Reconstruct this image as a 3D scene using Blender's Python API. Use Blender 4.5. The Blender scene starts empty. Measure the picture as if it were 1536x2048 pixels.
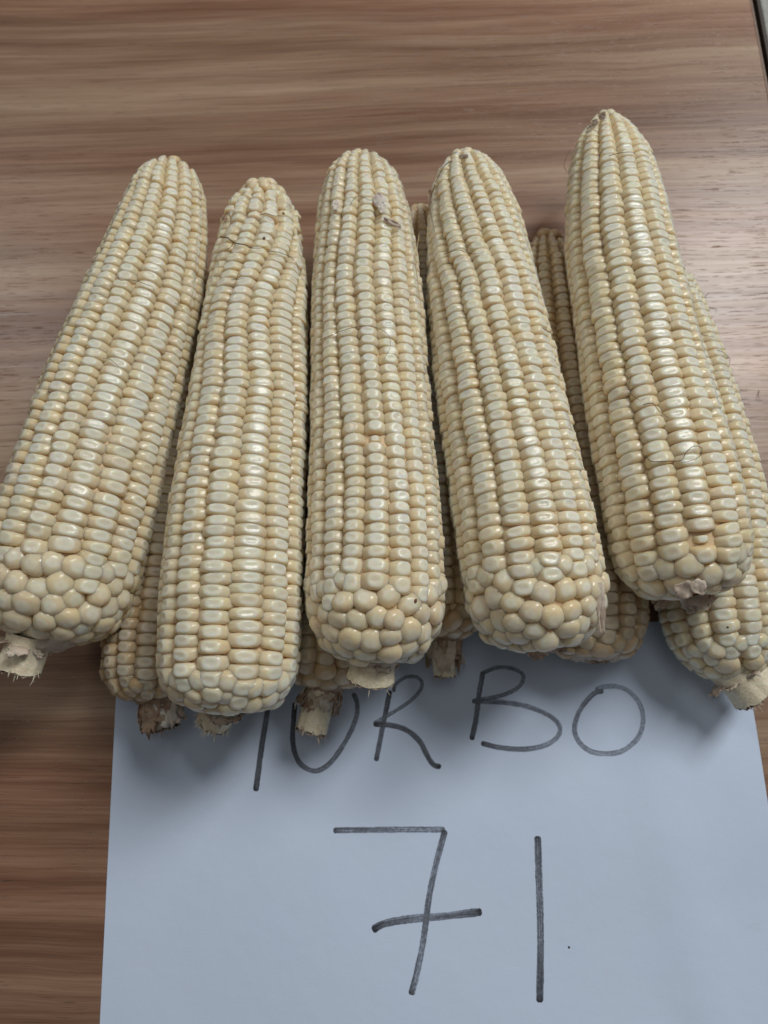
import bpy, math, random
import numpy as np
from mathutils import Vector, Matrix, noise

random.seed(7)
rng = np.random.default_rng(11)
SC = bpy.context.scene
COL = SC.collection

# ------------------------------------------------------------------ camera
PW, PH = 1536.0, 2048.0
FPX = 1538.0
TH = math.radians(13.9)
CAMZ = 0.371
cam_d = bpy.data.cameras.new("camera")
cam_d.sensor_fit = 'VERTICAL'
cam_d.sensor_height = 36.0
cam_d.sensor_width = 27.0
cam_d.lens = 36.0 * FPX / PH
cam_d.clip_start = 0.01
cam_d.clip_end = 50.0
cam_d.dof.use_dof = True
cam_d.dof.focus_distance = 0.292
cam_d.dof.aperture_fstop = 12.0
cam = bpy.data.objects.new("camera", cam_d)
cam.location = (0, 0, CAMZ)
cam.rotation_euler = (TH, 0, 0)
COL.objects.link(cam)
SC.camera = cam

C0 = Vector((0, 0, CAMZ))
FWD = Vector((0, math.sin(TH), -math.cos(TH)))
UPV = Vector((0, math.cos(TH), math.sin(TH)))
RGT = Vector((1, 0, 0))

def ray(x, y):
    return (FWD * FPX + RGT * (x - PW / 2) - UPV * (y - PH / 2))

def at(x, y, z=0.0):
    """point of height z (metres) that the photo shows at pixel x, y"""
    r = ray(x, y)
    return C0 + r * ((z - CAMZ) / r.z)

def to_px(p):
    d = p - C0
    k = FPX / d.dot(FWD)
    return (PW / 2 + d.dot(RGT) * k, PH / 2 - d.dot(UPV) * k)

# ------------------------------------------------------------------ world and lamps
W = bpy.data.worlds.new("World")
SC.world = W
W.use_nodes = True
bg = W.node_tree.nodes['Background']
bg.inputs[0].default_value = (1.0, 0.96, 0.92, 1)
bg.inputs[1].default_value = 0.072

def area(name, d, dist, sx, sy, power, colr):
    l = bpy.data.lights.new(name, 'AREA')
    l.shape = 'RECTANGLE'; l.size = sx; l.size_y = sy
    l.energy = power; l.color = colr
    o = bpy.data.objects.new(name, l)
    target = Vector((0.02, 0.08, 0.03))
    v = Vector(d).normalized()
    o.location = target + v * dist
    o.rotation_euler = (-v).to_track_quat('-Z', 'Y').to_euler()
    COL.objects.link(o)
    return o

area("window_light", (0.55, 0.60, 1.0), 1.6, 0.36, 0.70, 15.8, (1.0, 0.985, 0.96))
area("ceiling_light", (-0.70, 0.62, 1.0), 1.9, 0.28, 0.28, 3.6, (1.0, 0.95, 0.88))
area("ceiling_panel_light", (-0.05, 0.1, 1.0), 1.8, 0.6, 0.6, 2.0, (1.0, 0.98, 0.95))

vs = SC.view_settings
vs.view_transform = 'Standard'; vs.look = 'None'; vs.exposure = -0.08; vs.gamma = 1.0
SC.cycles.use_denoising = True
SC.cycles.max_bounces = 8

# ------------------------------------------------------------------ helpers
def new_mesh(name, verts, faces, mat=None, smooth=True):
    me = bpy.data.meshes.new(name)
    me.from_pydata([tuple(v) for v in verts], [], faces)
    if mat: me.materials.append(mat)
    if smooth:
        me.polygons.foreach_set('use_smooth', [True] * len(me.polygons))
    me.update()
    return me

def link(name, me, parent=None, loc=None):
    o = bpy.data.objects.new(name, me)
    COL.objects.link(o)
    if parent: o.parent = parent
    if loc is not None: o.location = loc
    return o

def nodes(name):
    m = bpy.data.materials.new(name)
    m.use_nodes = True
    nt = m.node_tree
    return m, nt, nt.nodes['Principled BSDF']

def N(nt, typ, **kw):
    n = nt.nodes.new(typ)
    for k, v in kw.items():
        setattr(n, k, v)
    return n

def ramp(nt, fac, stops, interp='LINEAR'):
    r = N(nt, 'ShaderNodeValToRGB')
    r.color_ramp.interpolation = interp
    els = r.color_ramp.elements
    els[0].position, els[0].color = stops[0][0], (*stops[0][1], 1)
    els[1].position, els[1].color = stops[-1][0], (*stops[-1][1], 1)
    for p, c in stops[1:-1]:
        e = els.new(p); e.color = (*c, 1)
    nt.links.new(fac, r.inputs[0])
    return r.outputs[0]

def mixc(nt, fac, a, b, mode='MIX'):
    m = N(nt, 'ShaderNodeMix', data_type='RGBA', blend_type=mode)
    for sock, v in ((m.inputs[0], fac), (m.inputs[6], a), (m.inputs[7], b)):
        if hasattr(v, 'is_linked'): nt.links.new(v, sock)
        elif isinstance(v, (int, float)): sock.default_value = v
        else: sock.default_value = (*v, 1)
    return m.outputs[2]

def mathn(nt, op, a, b=0.0, clamp=False):
    m = N(nt, 'ShaderNodeMath', operation=op); m.use_clamp = clamp
    for i, v in enumerate((a, b)):
        if hasattr(v, 'is_linked'): nt.links.new(v, m.inputs[i])
        else: m.inputs[i].default_value = v
    return m.outputs[0]

def noise_tex(nt, vec, scale, detail=3, rough=0.55, distort=0.0):
    n = N(nt, 'ShaderNodeTexNoise')
    n.inputs['Scale'].default_value = scale
    n.inputs['Detail'].default_value = detail
    n.inputs['Roughness'].default_value = rough
    n.inputs['Distortion'].default_value = distort
    nt.links.new(vec, n.inputs['Vector'])
    return n.outputs['Fac']

def mapped(nt, vec, scale=(1, 1, 1), loc=(0, 0, 0), rot=(0, 0, 0)):
    m = N(nt, 'ShaderNodeMapping')
    m.inputs['Scale'].default_value = scale
    m.inputs['Location'].default_value = loc
    m.inputs['Rotation'].default_value = rot
    nt.links.new(vec, m.inputs['Vector'])
    return m.outputs[0]

def bump(nt, p, h, strength, dist):
    b = N(nt, 'ShaderNodeBump')
    b.inputs['Strength'].default_value = strength
    b.inputs['Distance'].default_value = dist
    nt.links.new(h, b.inputs['Height'])
    nt.links.new(b.outputs[0], p.inputs['Normal'])

# ------------------------------------------------------------------ materials
def kernel_material(name, cap, body, base, warm):
    m, nt, p = nodes(name)
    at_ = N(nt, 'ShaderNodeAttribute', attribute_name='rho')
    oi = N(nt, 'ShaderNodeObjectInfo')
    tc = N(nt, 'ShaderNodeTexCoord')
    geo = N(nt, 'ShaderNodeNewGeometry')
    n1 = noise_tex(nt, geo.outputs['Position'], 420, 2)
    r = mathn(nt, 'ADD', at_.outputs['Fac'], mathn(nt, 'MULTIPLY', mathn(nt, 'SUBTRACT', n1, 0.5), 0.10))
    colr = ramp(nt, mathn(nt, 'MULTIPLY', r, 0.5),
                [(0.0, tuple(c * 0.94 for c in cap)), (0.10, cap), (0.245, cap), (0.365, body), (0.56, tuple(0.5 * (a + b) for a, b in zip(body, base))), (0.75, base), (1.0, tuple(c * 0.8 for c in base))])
    # kernel to kernel differences
    colr = mixc(nt, mathn(nt, 'MULTIPLY', oi.outputs['Random'], 0.22), colr, warm)
    n2 = noise_tex(nt, geo.outputs['Position'], 38, 3)
    colr = mixc(nt, ramp(nt, n2, [(0.45, (0, 0, 0)), (0.75, (0.4, 0.4, 0.4))]), colr, warm)
    hs = N(nt, 'ShaderNodeHueSaturation')
    rnd2 = mathn(nt, 'FRACT', mathn(nt, 'MULTIPLY', oi.outputs['Random'], 17.31))
    nt.links.new(mathn(nt, 'ADD', mathn(nt, 'MULTIPLY', rnd2, 0.11), 0.93), hs.inputs['Value'])
    rnd3 = mathn(nt, 'FRACT', mathn(nt, 'MULTIPLY', oi.outputs['Random'], 41.7))
    nt.links.new(mathn(nt, 'ADD', mathn(nt, 'MULTIPLY', rnd3, 0.22), 0.97), hs.inputs['Saturation'])
    nt.links.new(colr, hs.inputs['Color'])
    nt.links.new(hs.outputs[0], p.inputs['Base Color'])
    p.inputs['Specular IOR Level'].default_value = 0.42
    p.inputs['Roughness'].default_value = 0.27
    nr = ramp(nt, noise_tex(nt, geo.outputs['Position'], 150, 3), [(0.3, (0.16,) * 3), (0.7, (0.28,) * 3)])
    nt.links.new(nr, p.inputs['Roughness'])
    p.inputs['IOR'].default_value = 1.47
    p.inputs['Subsurface Weight'].default_value = 0.75
    p.inputs['Subsurface Radius'].default_value = (1.0, 0.62, 0.28)
    p.inputs['Subsurface Scale'].default_value = 0.0060
    bump(nt, p, noise_tex(nt, geo.outputs['Position'], 900, 2), 0.10, 0.0006)
    return m

M = {}
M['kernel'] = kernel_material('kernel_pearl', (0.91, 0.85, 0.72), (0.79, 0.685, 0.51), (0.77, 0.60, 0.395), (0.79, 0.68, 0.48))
M['kernel_shaded'] = kernel_material('kernel_pearl_shaded', (0.70, 0.63, 0.51), (0.58, 0.47, 0.33), (0.50, 0.35, 0.20), (0.56, 0.42, 0.27))  # darker, browner copy: shade under the top cobs put into the colour

m, nt, p = nodes('cob_pith')
p.inputs['Base Color'].default_value = (0.70, 0.54, 0.34, 1); p.inputs['Roughness'].default_value = 0.7
M['core'] = m

m, nt, p = nodes('stalk_fibre')
tc = N(nt, 'ShaderNodeTexCoord')
v = mapped(nt, tc.outputs['Object'], (900, 900, 60))
f = noise_tex(nt, v, 1.0, 3)
f2 = noise_tex(nt, tc.outputs['Object'], 120, 4)
c = ramp(nt, f, [(0.3, (0.70, 0.62, 0.44)), (0.55, (0.82, 0.76, 0.58)), (0.8, (0.87, 0.84, 0.70))])
c = mixc(nt, ramp(nt, f2, [(0.5, (0, 0, 0)), (0.72, (0.4, 0.4, 0.4))]), c, (0.50, 0.38, 0.26))
nt.links.new(c, p.inputs['Base Color'])
p.inputs['Roughness'].default_value = 0.6
p.inputs['Subsurface Weight'].default_value = 0.15
p.inputs['Subsurface Scale'].default_value = 0.002
bump(nt, p, f, 0.5, 0.0006)
M['stalk'] = m

def husk_mat(name, a, b):
    m, nt, p = nodes(name)
    tc = N(nt, 'ShaderNodeTexCoord')
    f = noise_tex(nt, tc.outputs['Object'], 260, 4)
    c = ramp(nt, f, [(0.3, a), (0.7, b)])
    nt.links.new(c, p.inputs['Base Color'])
    p.inputs['Roughness'].default_value = 0.65
    p.inputs['Subsurface Weight'].default_value = 0.2
    p.inputs['Subsurface Scale'].default_value = 0.001
    bump(nt, p, f, 0.6, 0.0008)
    return m
M['husk'] = husk_mat('husk_paper', (0.42, 0.34, 0.27), (0.66, 0.59, 0.50))
M['husk_dark'] = husk_mat('husk_paper_brown', (0.24, 0.16, 0.11), (0.48, 0.36, 0.26))
M['chaff'] = husk_mat('pale_chaff', (0.60, 0.55, 0.48), (0.75, 0.71, 0.66))
m, nt, p = nodes('torn_pith')
tc = N(nt, 'ShaderNodeTexCoord')
f = noise_tex(nt, tc.outputs['Object'], 700, 4, 0.7)
nt.links.new(ramp(nt, f, [(0.35, (0.16, 0.11, 0.09)), (0.65, (0.48, 0.38, 0.32))]), p.inputs['Base Color'])
p.inputs['Roughness'].default_value = 0.85
bump(nt, p, f, 1.0, 0.001)
M['torn'] = m
def plain(name, c, r=0.6):
    m, nt, p = nodes(name)
    tc = N(nt, 'ShaderNodeTexCoord')
    f = noise_tex(nt, tc.outputs['Object'], 300, 2)
    nt.links.new(ramp(nt, f, [(0.3, tuple(k * 0.75 for k in c)), (0.7, c)]), p.inputs['Base Color'])
    p.inputs['Roughness'].default_value = r
    return m
M['silk'] = plain('dry_silk', (0.17, 0.10, 0.06))
M['silk_pale'] = plain('pale_silk', (0.50, 0.40, 0.26))
M['speck'] = plain('dark_speck', (0.03, 0.02, 0.02))
M['brown'] = plain('brown_spot', (0.16, 0.08, 0.03))

# wood laminate
def wood_material():
    m, nt, p = nodes('wood_laminate')
    tc = N(nt, 'ShaderNodeTexCoord')
    o = tc.outputs['Object']
    # gentle warp so that the grain wanders
    w1 = noise_tex(nt, mapped(nt, o, (3.0, 6.0, 1), (1.7, 0.4, 0)), 1.0, 2)
    w2 = noise_tex(nt, mapped(nt, o, (9.0, 22.0, 1), (4.7, 2.4, 0)), 1.0, 2)
    sep = N(nt, 'ShaderNodeSeparateXYZ'); nt.links.new(o, sep.inputs[0])
    yy = mathn(nt, 'ADD', sep.outputs['Y'], mathn(nt, 'MULTIPLY', w1, 0.022))
    yy = mathn(nt, 'ADD', yy, mathn(nt, 'MULTIPLY', w2, 0.0045))
    cmb = N(nt, 'ShaderNodeCombineXYZ')
    nt.links.new(sep.outputs['X'], cmb.inputs[0]); nt.links.new(yy, cmb.inputs[1])
    v = cmb.outputs[0]
    broad = noise_tex(nt, mapped(nt, v, (1.6, 26, 1), (0, 3.1, 0)), 1.0, 3, 0.5)
    mid = noise_tex(nt, mapped(nt, v, (3.0, 95, 1), (5, 1.3, 0)), 1.0, 4, 0.6)
    fine = noise_tex(nt, mapped(nt, v, (9.0, 420, 1), (2, 7.7, 0)), 1.0, 3, 0.65)
    fine2 = noise_tex(nt, mapped(nt, v, (22.0, 1300, 1), (1, 2.7, 0)), 1.0, 2, 0.6)
    hue = noise_tex(nt, mapped(nt, v, (1.2, 17, 1), (9, 4.2, 0)), 1.0, 2)
    val = mathn(nt, 'ADD', mathn(nt, 'ADD', mathn(nt, 'MULTIPLY', broad, 0.42), mathn(nt, 'MULTIPLY', fine2, 0.12)), mathn(nt, 'ADD', mathn(nt, 'MULTIPLY', mid, 0.32), mathn(nt, 'MULTIPLY', fine, 0.14)))
    c = ramp(nt, val, [(0.36, (0.115, 0.058, 0.034)), (0.44, (0.195, 0.110, 0.069)), (0.50, (0.275, 0.170, 0.112)), (0.56, (0.35, 0.238, 0.162)), (0.64, (0.44, 0.32, 0.23))])
    red = ramp(nt, hue, [(0.46, (0, 0, 0)), (0.62, (0.40, 0.40, 0.40))])
    c = mixc(nt, red, c, mixc(nt, 1.0, c, (1.0, 0.72, 0.66), 'MULTIPLY'))
    # thin dark growth lines
    ln = noise_tex(nt, mapped(nt, v, (2.0, 150, 1), (3, 9.3, 0)), 1.0, 2, 0.4)
    line = ramp(nt, mathn(nt, 'ABSOLUTE', mathn(nt, 'SUBTRACT', ln, 0.5)), [(0.0, (1, 1, 1)), (0.022, (0, 0, 0))])
    c = mixc(nt, mathn(nt, 'MULTIPLY', line, 0.22), c, (0.10, 0.05, 0.035))
    # pores
    po = noise_tex(nt, mapped(nt, v, (55, 1500, 1), (0, 0, 0)), 1.0, 2, 0.6)
    pore = ramp(nt, po, [(0.30, (1, 1, 1)), (0.38, (0, 0, 0))])
    c = mixc(nt, mathn(nt, 'MULTIPLY', pore, 0.55), c, (0.08, 0.04, 0.03))
    nt.links.new(c, p.inputs['Base Color'])
    nt.links.new(ramp(nt, fine, [(0.3, (0.27,) * 3), (0.7, (0.36,) * 3)]), p.inputs['Roughness'])
    p.inputs['IOR'].default_value = 1.5
    b = mathn(nt, 'ADD', mathn(nt, 'MULTIPLY', fine, 0.6), mathn(nt, 'MULTIPLY', pore, -0.6))
    bump(nt, p, b, 0.35, 0.0004)
    return m
M['wood'] = wood_material()
M['edge'] = plain('edge_band', (0.24, 0.17, 0.13), 0.5)
M['dark'] = plain('dark_edge', (0.05, 0.035, 0.025), 0.6)
M['grey'] = plain('grey_laminate', (0.36, 0.37, 0.35), 0.5)
M['floor'] = plain('floor_tile', (0.12, 0.11, 0.10), 0.6)

m, nt, p = nodes('paper_white')
tc = N(nt, 'ShaderNodeTexCoord')
f1 = noise_tex(nt, tc.outputs['Object'], 1400, 3)
f2 = noise_tex(nt, tc.outputs['Object'], 18, 4)
f3 = noise_tex(nt, mapped(nt, tc.outputs['Object'], (1, 1, 1), (3, 1, 0)), 55, 3)
c = mixc(nt, f2, (0.59, 0.715, 0.92), (0.635, 0.745, 0.93))
c = mixc(nt, ramp(nt, f3, [(0.66, (0, 0, 0)), (0.80, (0.25, 0.25, 0.25))]), c, (0.55, 0.55, 0.60))
nt.links.new(c, p.inputs['Base Color'])
p.inputs['Roughness'].default_value = 0.75
p.inputs['Specular IOR Level'].default_value = 0.3
f4 = noise_tex(nt, tc.outputs['Object'], 45, 3)
bump(nt, p, mathn(nt, 'ADD', mathn(nt, 'MULTIPLY', f1, 0.12), f4), 0.35, 0.0012)
M['paper'] = m

m, nt, p = nodes('marker_ink')
tc = N(nt, 'ShaderNodeTexCoord')
dk = N(nt, 'ShaderNodeAttribute', attribute_name='dark')
ed = N(nt, 'ShaderNodeAttribute', attribute_name='edge')
fa = noise_tex(nt, tc.outputs['Object'], 900, 4, 0.7)
fb = noise_tex(nt, tc.outputs['Object'], 90, 3)
acr = N(nt, 'ShaderNodeAttribute', attribute_name='across'); alo = N(nt, 'ShaderNodeAttribute', attribute_name='along')
cm = N(nt, 'ShaderNodeCombineXYZ'); nt.links.new(acr.outputs['Fac'], cm.inputs[0]); nt.links.new(alo.outputs['Fac'], cm.inputs[1])
fs = noise_tex(nt, mapped(nt, cm.outputs[0], (3.2, 0.045, 1)), 1.0, 3, 0.6)
den = mathn(nt, 'ADD', dk.outputs['Fac'], mathn(nt, 'MULTIPLY', mathn(nt, 'SUBTRACT', fa, 0.5), 1.4))
den = mathn(nt, 'ADD', den, mathn(nt, 'MULTIPLY', mathn(nt, 'SUBTRACT', fb, 0.5), 0.5))
den = mathn(nt, 'ADD', den, mathn(nt, 'MULTIPLY', mathn(nt, 'SUBTRACT', fs, 0.5), 2.1))
c = ramp(nt, den, [(0.0, (0.27, 0.31, 0.38)), (0.45, (0.13, 0.15, 0.19)), (1.0, (0.02, 0.025, 0.035))])
nt.links.new(c, p.inputs['Base Color'])
p.inputs['Roughness'].default_value = 0.7
al = mathn(nt, 'SUBTRACT', 1.0, mathn(nt, 'MULTIPLY', ed.outputs['Fac'], 0.55))
al = mathn(nt, 'MULTIPLY', al, ramp(nt, den, [(0.0, (0.42,) * 3), (0.35, (0.80,) * 3), (0.8, (0.97,) * 3)]), True)
nt.links.new(al, p.inputs['Alpha'])
M['ink'] = m

# ------------------------------------------------------------------ tables and floor
ROT = math.radians(2.1)
def box_verts(x0, x1, y0, y1, z0, z1):
    v = [(x0, y0, z0), (x1, y0, z0), (x1, y1, z0), (x0, y1, z0), (x0, y0, z1), (x1, y0, z1), (x1, y1, z1), (x0, y1, z1)]
    f = [(0, 3, 2, 1), (4, 5, 6, 7), (0, 1, 5, 4), (1, 2, 6, 5), (2, 3, 7, 6), (3, 0, 4, 7)]
    return v, f
def bevel_box(name, x0, x1, y0, y1, z0, z1, mat, parent, bev=0.001):
    v, f = box_verts(x0, x1, y0, y1, z0, z1)
    o = link(name, new_mesh(name, v, f, mat, False), parent)
    if bev:
        b = o.modifiers.new('bevel', 'BEVEL'); b.width = bev; b.segments = 2
    return o

def thing(name, label, cat, loc=(0, 0, 0), rz=0, group=None):
    o = bpy.data.objects.new(name, None)
    o.empty_display_size = 0.02
    COL.objects.link(o)
    o.location = loc; o.rotation_euler = (0, 0, rz)
    o['label'] = label; o['category'] = cat
    if group: o['group'] = group
    return o

E0 = at(1505, 0); E1 = at(1536, 150)
RT = Matrix.Rotation(-ROT, 3, 'Z')
edge_x = (RT @ E0).x
table = thing('table', 'wood grain laminate table top under the corn cobs, reddish brown streaks, straight right edge', 'table', (0, 0, 0), ROT)
bevel_box('table_top', -1.0, edge_x - 0.0012, -0.45, 1.0, -0.025, 0.0, M['wood'], table, 0.0008)
bevel_box('edge_strip', edge_x - 0.0011, edge_x, -0.45, 1.0, -0.0245, -0.0004, M['edge'], table, 0.0)
for x in (-0.95, edge_x - 0.06):
    for y in (-0.40, 0.92):
        bevel_box('leg', x, x + 0.04, y, y + 0.04, -0.72, -0.0252, M['dark'], table)
table2 = thing('table', 'grey neighbouring table just past the dark gap at the upper right edge', 'table', (0, 0, 0), ROT)
bevel_box('table_top', edge_x + 0.0055, edge_x + 0.8, -0.45, 1.0, -0.027, -0.0015, M['grey'], table2)
bevel_box('edge_strip', edge_x + 0.0040, edge_x + 0.0054, -0.45, 1.0, -0.0268, -0.0022, M['dark'], table2, 0)
for x in (edge_x + 0.03, edge_x + 0.74):
    for y in (-0.40, 0.92):
        bevel_box('leg', x, x + 0.04, y, y + 0.04, -0.72, -0.0272, M['dark'], table2)
fl = link('floor', new_mesh('floor', [(-4, -4, -0.72), (4, -4, -0.72), (4, 4, -0.72), (-4, 4, -0.72)], [(0, 1, 2, 3)], M['floor'], False))
fl['kind'] = 'structure'

# ------------------------------------------------------------------ paper
L0 = at(232, 1400); L1 = at(200, 2048)
dy = (L0 - L1).normalized()               # up along the sheet
dx = Vector((dy.y, -dy.x, 0))
ptop = at(1325, 1243)
hgt_off = (ptop - L0).dot(dy)
TL = L0 + dy * hgt_off
WID = (at(1500, 1390) - TL).dot(dx)
HEI = WID * 210 / 297
print('paper width', WID, 'rot', math.degrees(math.atan2(dx.y, dx.x)))
def paper_z(p):
    q = p - TL
    u = q.dot(dx) / WID; v = -q.dot(dy) / HEI
    s = min(1, max(0, (v - 0.12) * 3.0))
    z = 0.0003 + 0.0034 * s * max(0, noise.noise(Vector((u * 2.6 + 3, v * 2.2, 0.3))) + 0.25)
    # a soft crease running down from the upper right
    z += 0.0016 * math.exp(-((u - 0.80 - 0.10 * v) / 0.05) ** 2) * s
    z += 0.0006 * max(0, (u - 0.93) / 0.07) ** 2 * s
    return z
paper = thing('paper_sheet', 'white sheet of paper with handwritten black marker letters and number under the cob ends', 'paper', TL + dx * WID / 2 - dy * HEI / 2)
nu, nv = 70, 50
top = []; 
for j in range(nv + 1):
    for i in range(nu + 1):
        q = TL + dx * (WID * i / nu) - dy * (HEI * j / nv)
        top.append(Vector((q.x, q.y, paper_z(q))))
vt = [v - paper.location for v in top] + [v - paper.location - Vector((0, 0, 0.00012)) for v in top]
K = (nu + 1) * (nv + 1)
fc = []
for j in range(nv):
    for i in range(nu):
        a = j * (nu + 1) + i
        fc.append((a, a + nu + 1, a + nu + 2, a + 1))
        fc.append((K + a, K + a + 1, K + a + nu + 2, K + a + nu + 1))
bd = [i for i in range(nu)] + [j * (nu + 1) + nu for j in range(nv)] + [nv * (nu + 1) + i for i in range(nu, 0, -1)] + [j * (nu + 1) for j in range(nv, 0, -1)]
B2 = len(vt)
vt += [vt[a] for a in bd] + [vt[K + a] for a in bd]
nb = len(bd)
for k in range(nb):
    fc.append((B2 + k, B2 + (k + 1) % nb, B2 + nb + (k + 1) % nb, B2 + nb + k))
link('sheet', new_mesh('sheet', vt, fc, M['paper']), paper)

def smooth_path(pts, step):
    """Catmull-Rom through the points"""
    P = [Vector(p) for p in pts]
    if len(P) == 2: P = [P[0], P[0].lerp(P[1], 0.5), P[1]]
    P = [P[0] * 2 - P[1]] + P + [P[-1] * 2 - P[-2]]
    out = []
    for i in range(1, len(P) - 2):
        n = max(2, int((P[i + 1] - P[i]).length / step))
        for k in range(n):
            t = k / n
            a, b, c, d = P[i - 1:i + 3]
            out.append(0.5 * ((2 * b) + (c - a) * t + (2 * a - 5 * b + 4 * c - d) * t * t + (3 * b - a - 3 * c + d) * t ** 3))
    out.append(P[-2])
    return out

def stroke_mesh(strokes):
    """each stroke: (points in pixels, width px, darkness at start, middle, end)"""
    V, F, D, G = [], [], [], []
    AC, AL = [], []
    for li, (pts, wpx, d0, d1, d2) in enumerate(strokes):
        P = smooth_path([at(x, y) for x, y in pts], 0.0007)
        n = len(P)
        w = wpx / 4.35 / 1000 / 2 * 0.95
        lift = 0.00006 + li * 0.00004
        base = len(V)
        cols = (-1.0, -0.8, -0.35, 0.35, 0.8, 1.0)
        for i, q in enumerate(P):
            tg = (P[min(i + 1, n - 1)] - P[max(i - 1, 0)]).normalized()
            sd = Vector((tg.y, -tg.x, 0))
            s = i / (n - 1)
            ec = min(i, n - 1 - i) * 0.0007
            k = math.sqrt(max(0.30, 1 - max(0, 1 - ec / (w * 0.55)) ** 2)) * (1 - 0.12 * max(0, noise.noise(Vector((q.x * 90, q.y * 90, li + 5)))))
            wob = 1 + 0.10 * noise.noise(Vector((q.x * 220, q.y * 220, li * 3.1)))
            dens = (d0 * (1 - s) ** 3 + d2 * s ** 3 + d1 * (1 - (1 - s) ** 3 - s ** 3))
            ends = max(0, 1 - ec / (w * 2.2))
            for c in cols:
                ww = w * wob * k * (1 + 0.13 * noise.noise(Vector((q.x * 900, q.y * 900, c * 9))))
                pt = q + sd * (c * ww)
                V.append(Vector((pt.x, pt.y, paper_z(pt) + lift)) - paper.location)
                D.append(dens + 0.35 * ends * (1 if c > -0.5 else 0.3))
                G.append(1.0 if abs(c) == 1 else 0.0)
                AC.append(c + li * 3.7); AL.append(i * 0.7)
        m_ = len(cols)
        for i in range(n - 1):
            for c in range(m_ - 1):
                a = base + i * m_ + c
                F.append((a, a + 1, a + m_ + 1, a + m_))
    return V, F, D, G, AC, AL

letters = [
    ('letter', 'handwritten capital T, its top hidden under the cobs', [([(500, 1338), (592, 1342)], 11, .5, .3, .4), ([(545, 1342), (534, 1430), (524, 1490), (512, 1582)], 12.5, .4, .35, .9)]),
    ('letter', 'handwritten capital U', [([(590, 1405), (588, 1432), (586, 1485), (599, 1525), (630, 1542), (661, 1525), (692, 1481), (712, 1436), (714, 1405), (706, 1386)], 11, .9, .28, .25)]),
    ('letter', 'handwritten capital R', [([(780, 1381), (767, 1446), (752, 1522)], 11, .75, .4, .6),
        ([(787, 1384), (791, 1369), (811, 1355), (833, 1354), (844, 1366), (838, 1384), (815, 1406), (780, 1428), (747, 1447)], 8.5, .35, .1, .0),
        ([(747, 1448), (780, 1450), (811, 1459), (838, 1481), (855, 1512), (867, 1529), (882, 1533)], 11.5, .7, .4, .65)]),
    ('letter', 'handwritten capital B', [([(966, 1343), (958, 1388), (952, 1437), (943, 1480)], 11.5, .5, .3, .75),
        ([(965, 1346), (996, 1335), (1027, 1338), (1046, 1351), (1040, 1371), (1014, 1387), (979, 1396), (946, 1402)], 9.5, .3, .05, .1),
        ([(944, 1402), (1001, 1404), (1054, 1413), (1098, 1431), (1118, 1452), (1114, 1473), (1089, 1490), (1049, 1498), (1001, 1495), (962, 1486)], 11, .3, .05, .55)]),
    ('letter', 'handwritten capital O', [([(1206, 1382), (1186, 1388), (1160, 1419), (1148, 1454), (1155, 1481), (1177, 1501), (1208, 1507), (1243, 1501), (1273, 1475), (1284, 1441), (1278, 1408), (1257, 1383), (1232, 1373), (1206, 1374), (1190, 1380)], 11, .35, .12, -.1)]),
    ('digit', 'handwritten seven with a bar through its stem', [([(667, 1660), (780, 1659), (890, 1659)], 12, .5, .2, .2),
        ([(890, 1660), (873, 1724), (858, 1794), (846, 1882), (833, 1944), (822, 1986)], 13, .45, .25, .45),
        ([(745, 1858), (767, 1846), (815, 1837), (886, 1831), (963, 1822)], 15, .8, .1, .7)]),
    ('digit', 'handwritten one, a single upright stroke', [([(1074, 1671), (1077, 1759), (1080, 1865), (1079, 1953), (1078, 2002)], 14.5, .55, .25, .8)]),
]
for nm, lb, st in letters:
    V, F, D, G, AC, AL = stroke_mesh(st)
    me = new_mesh(nm, V, F, M['ink'])
    for an, arr in (('dark', D), ('edge', G), ('across', AC), ('along', AL)):
        a_ = me.attributes.new(an, 'FLOAT', 'POINT'); a_.data.foreach_set('value', arr)
    o = link(nm, me, paper); o['label'] = lb

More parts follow.
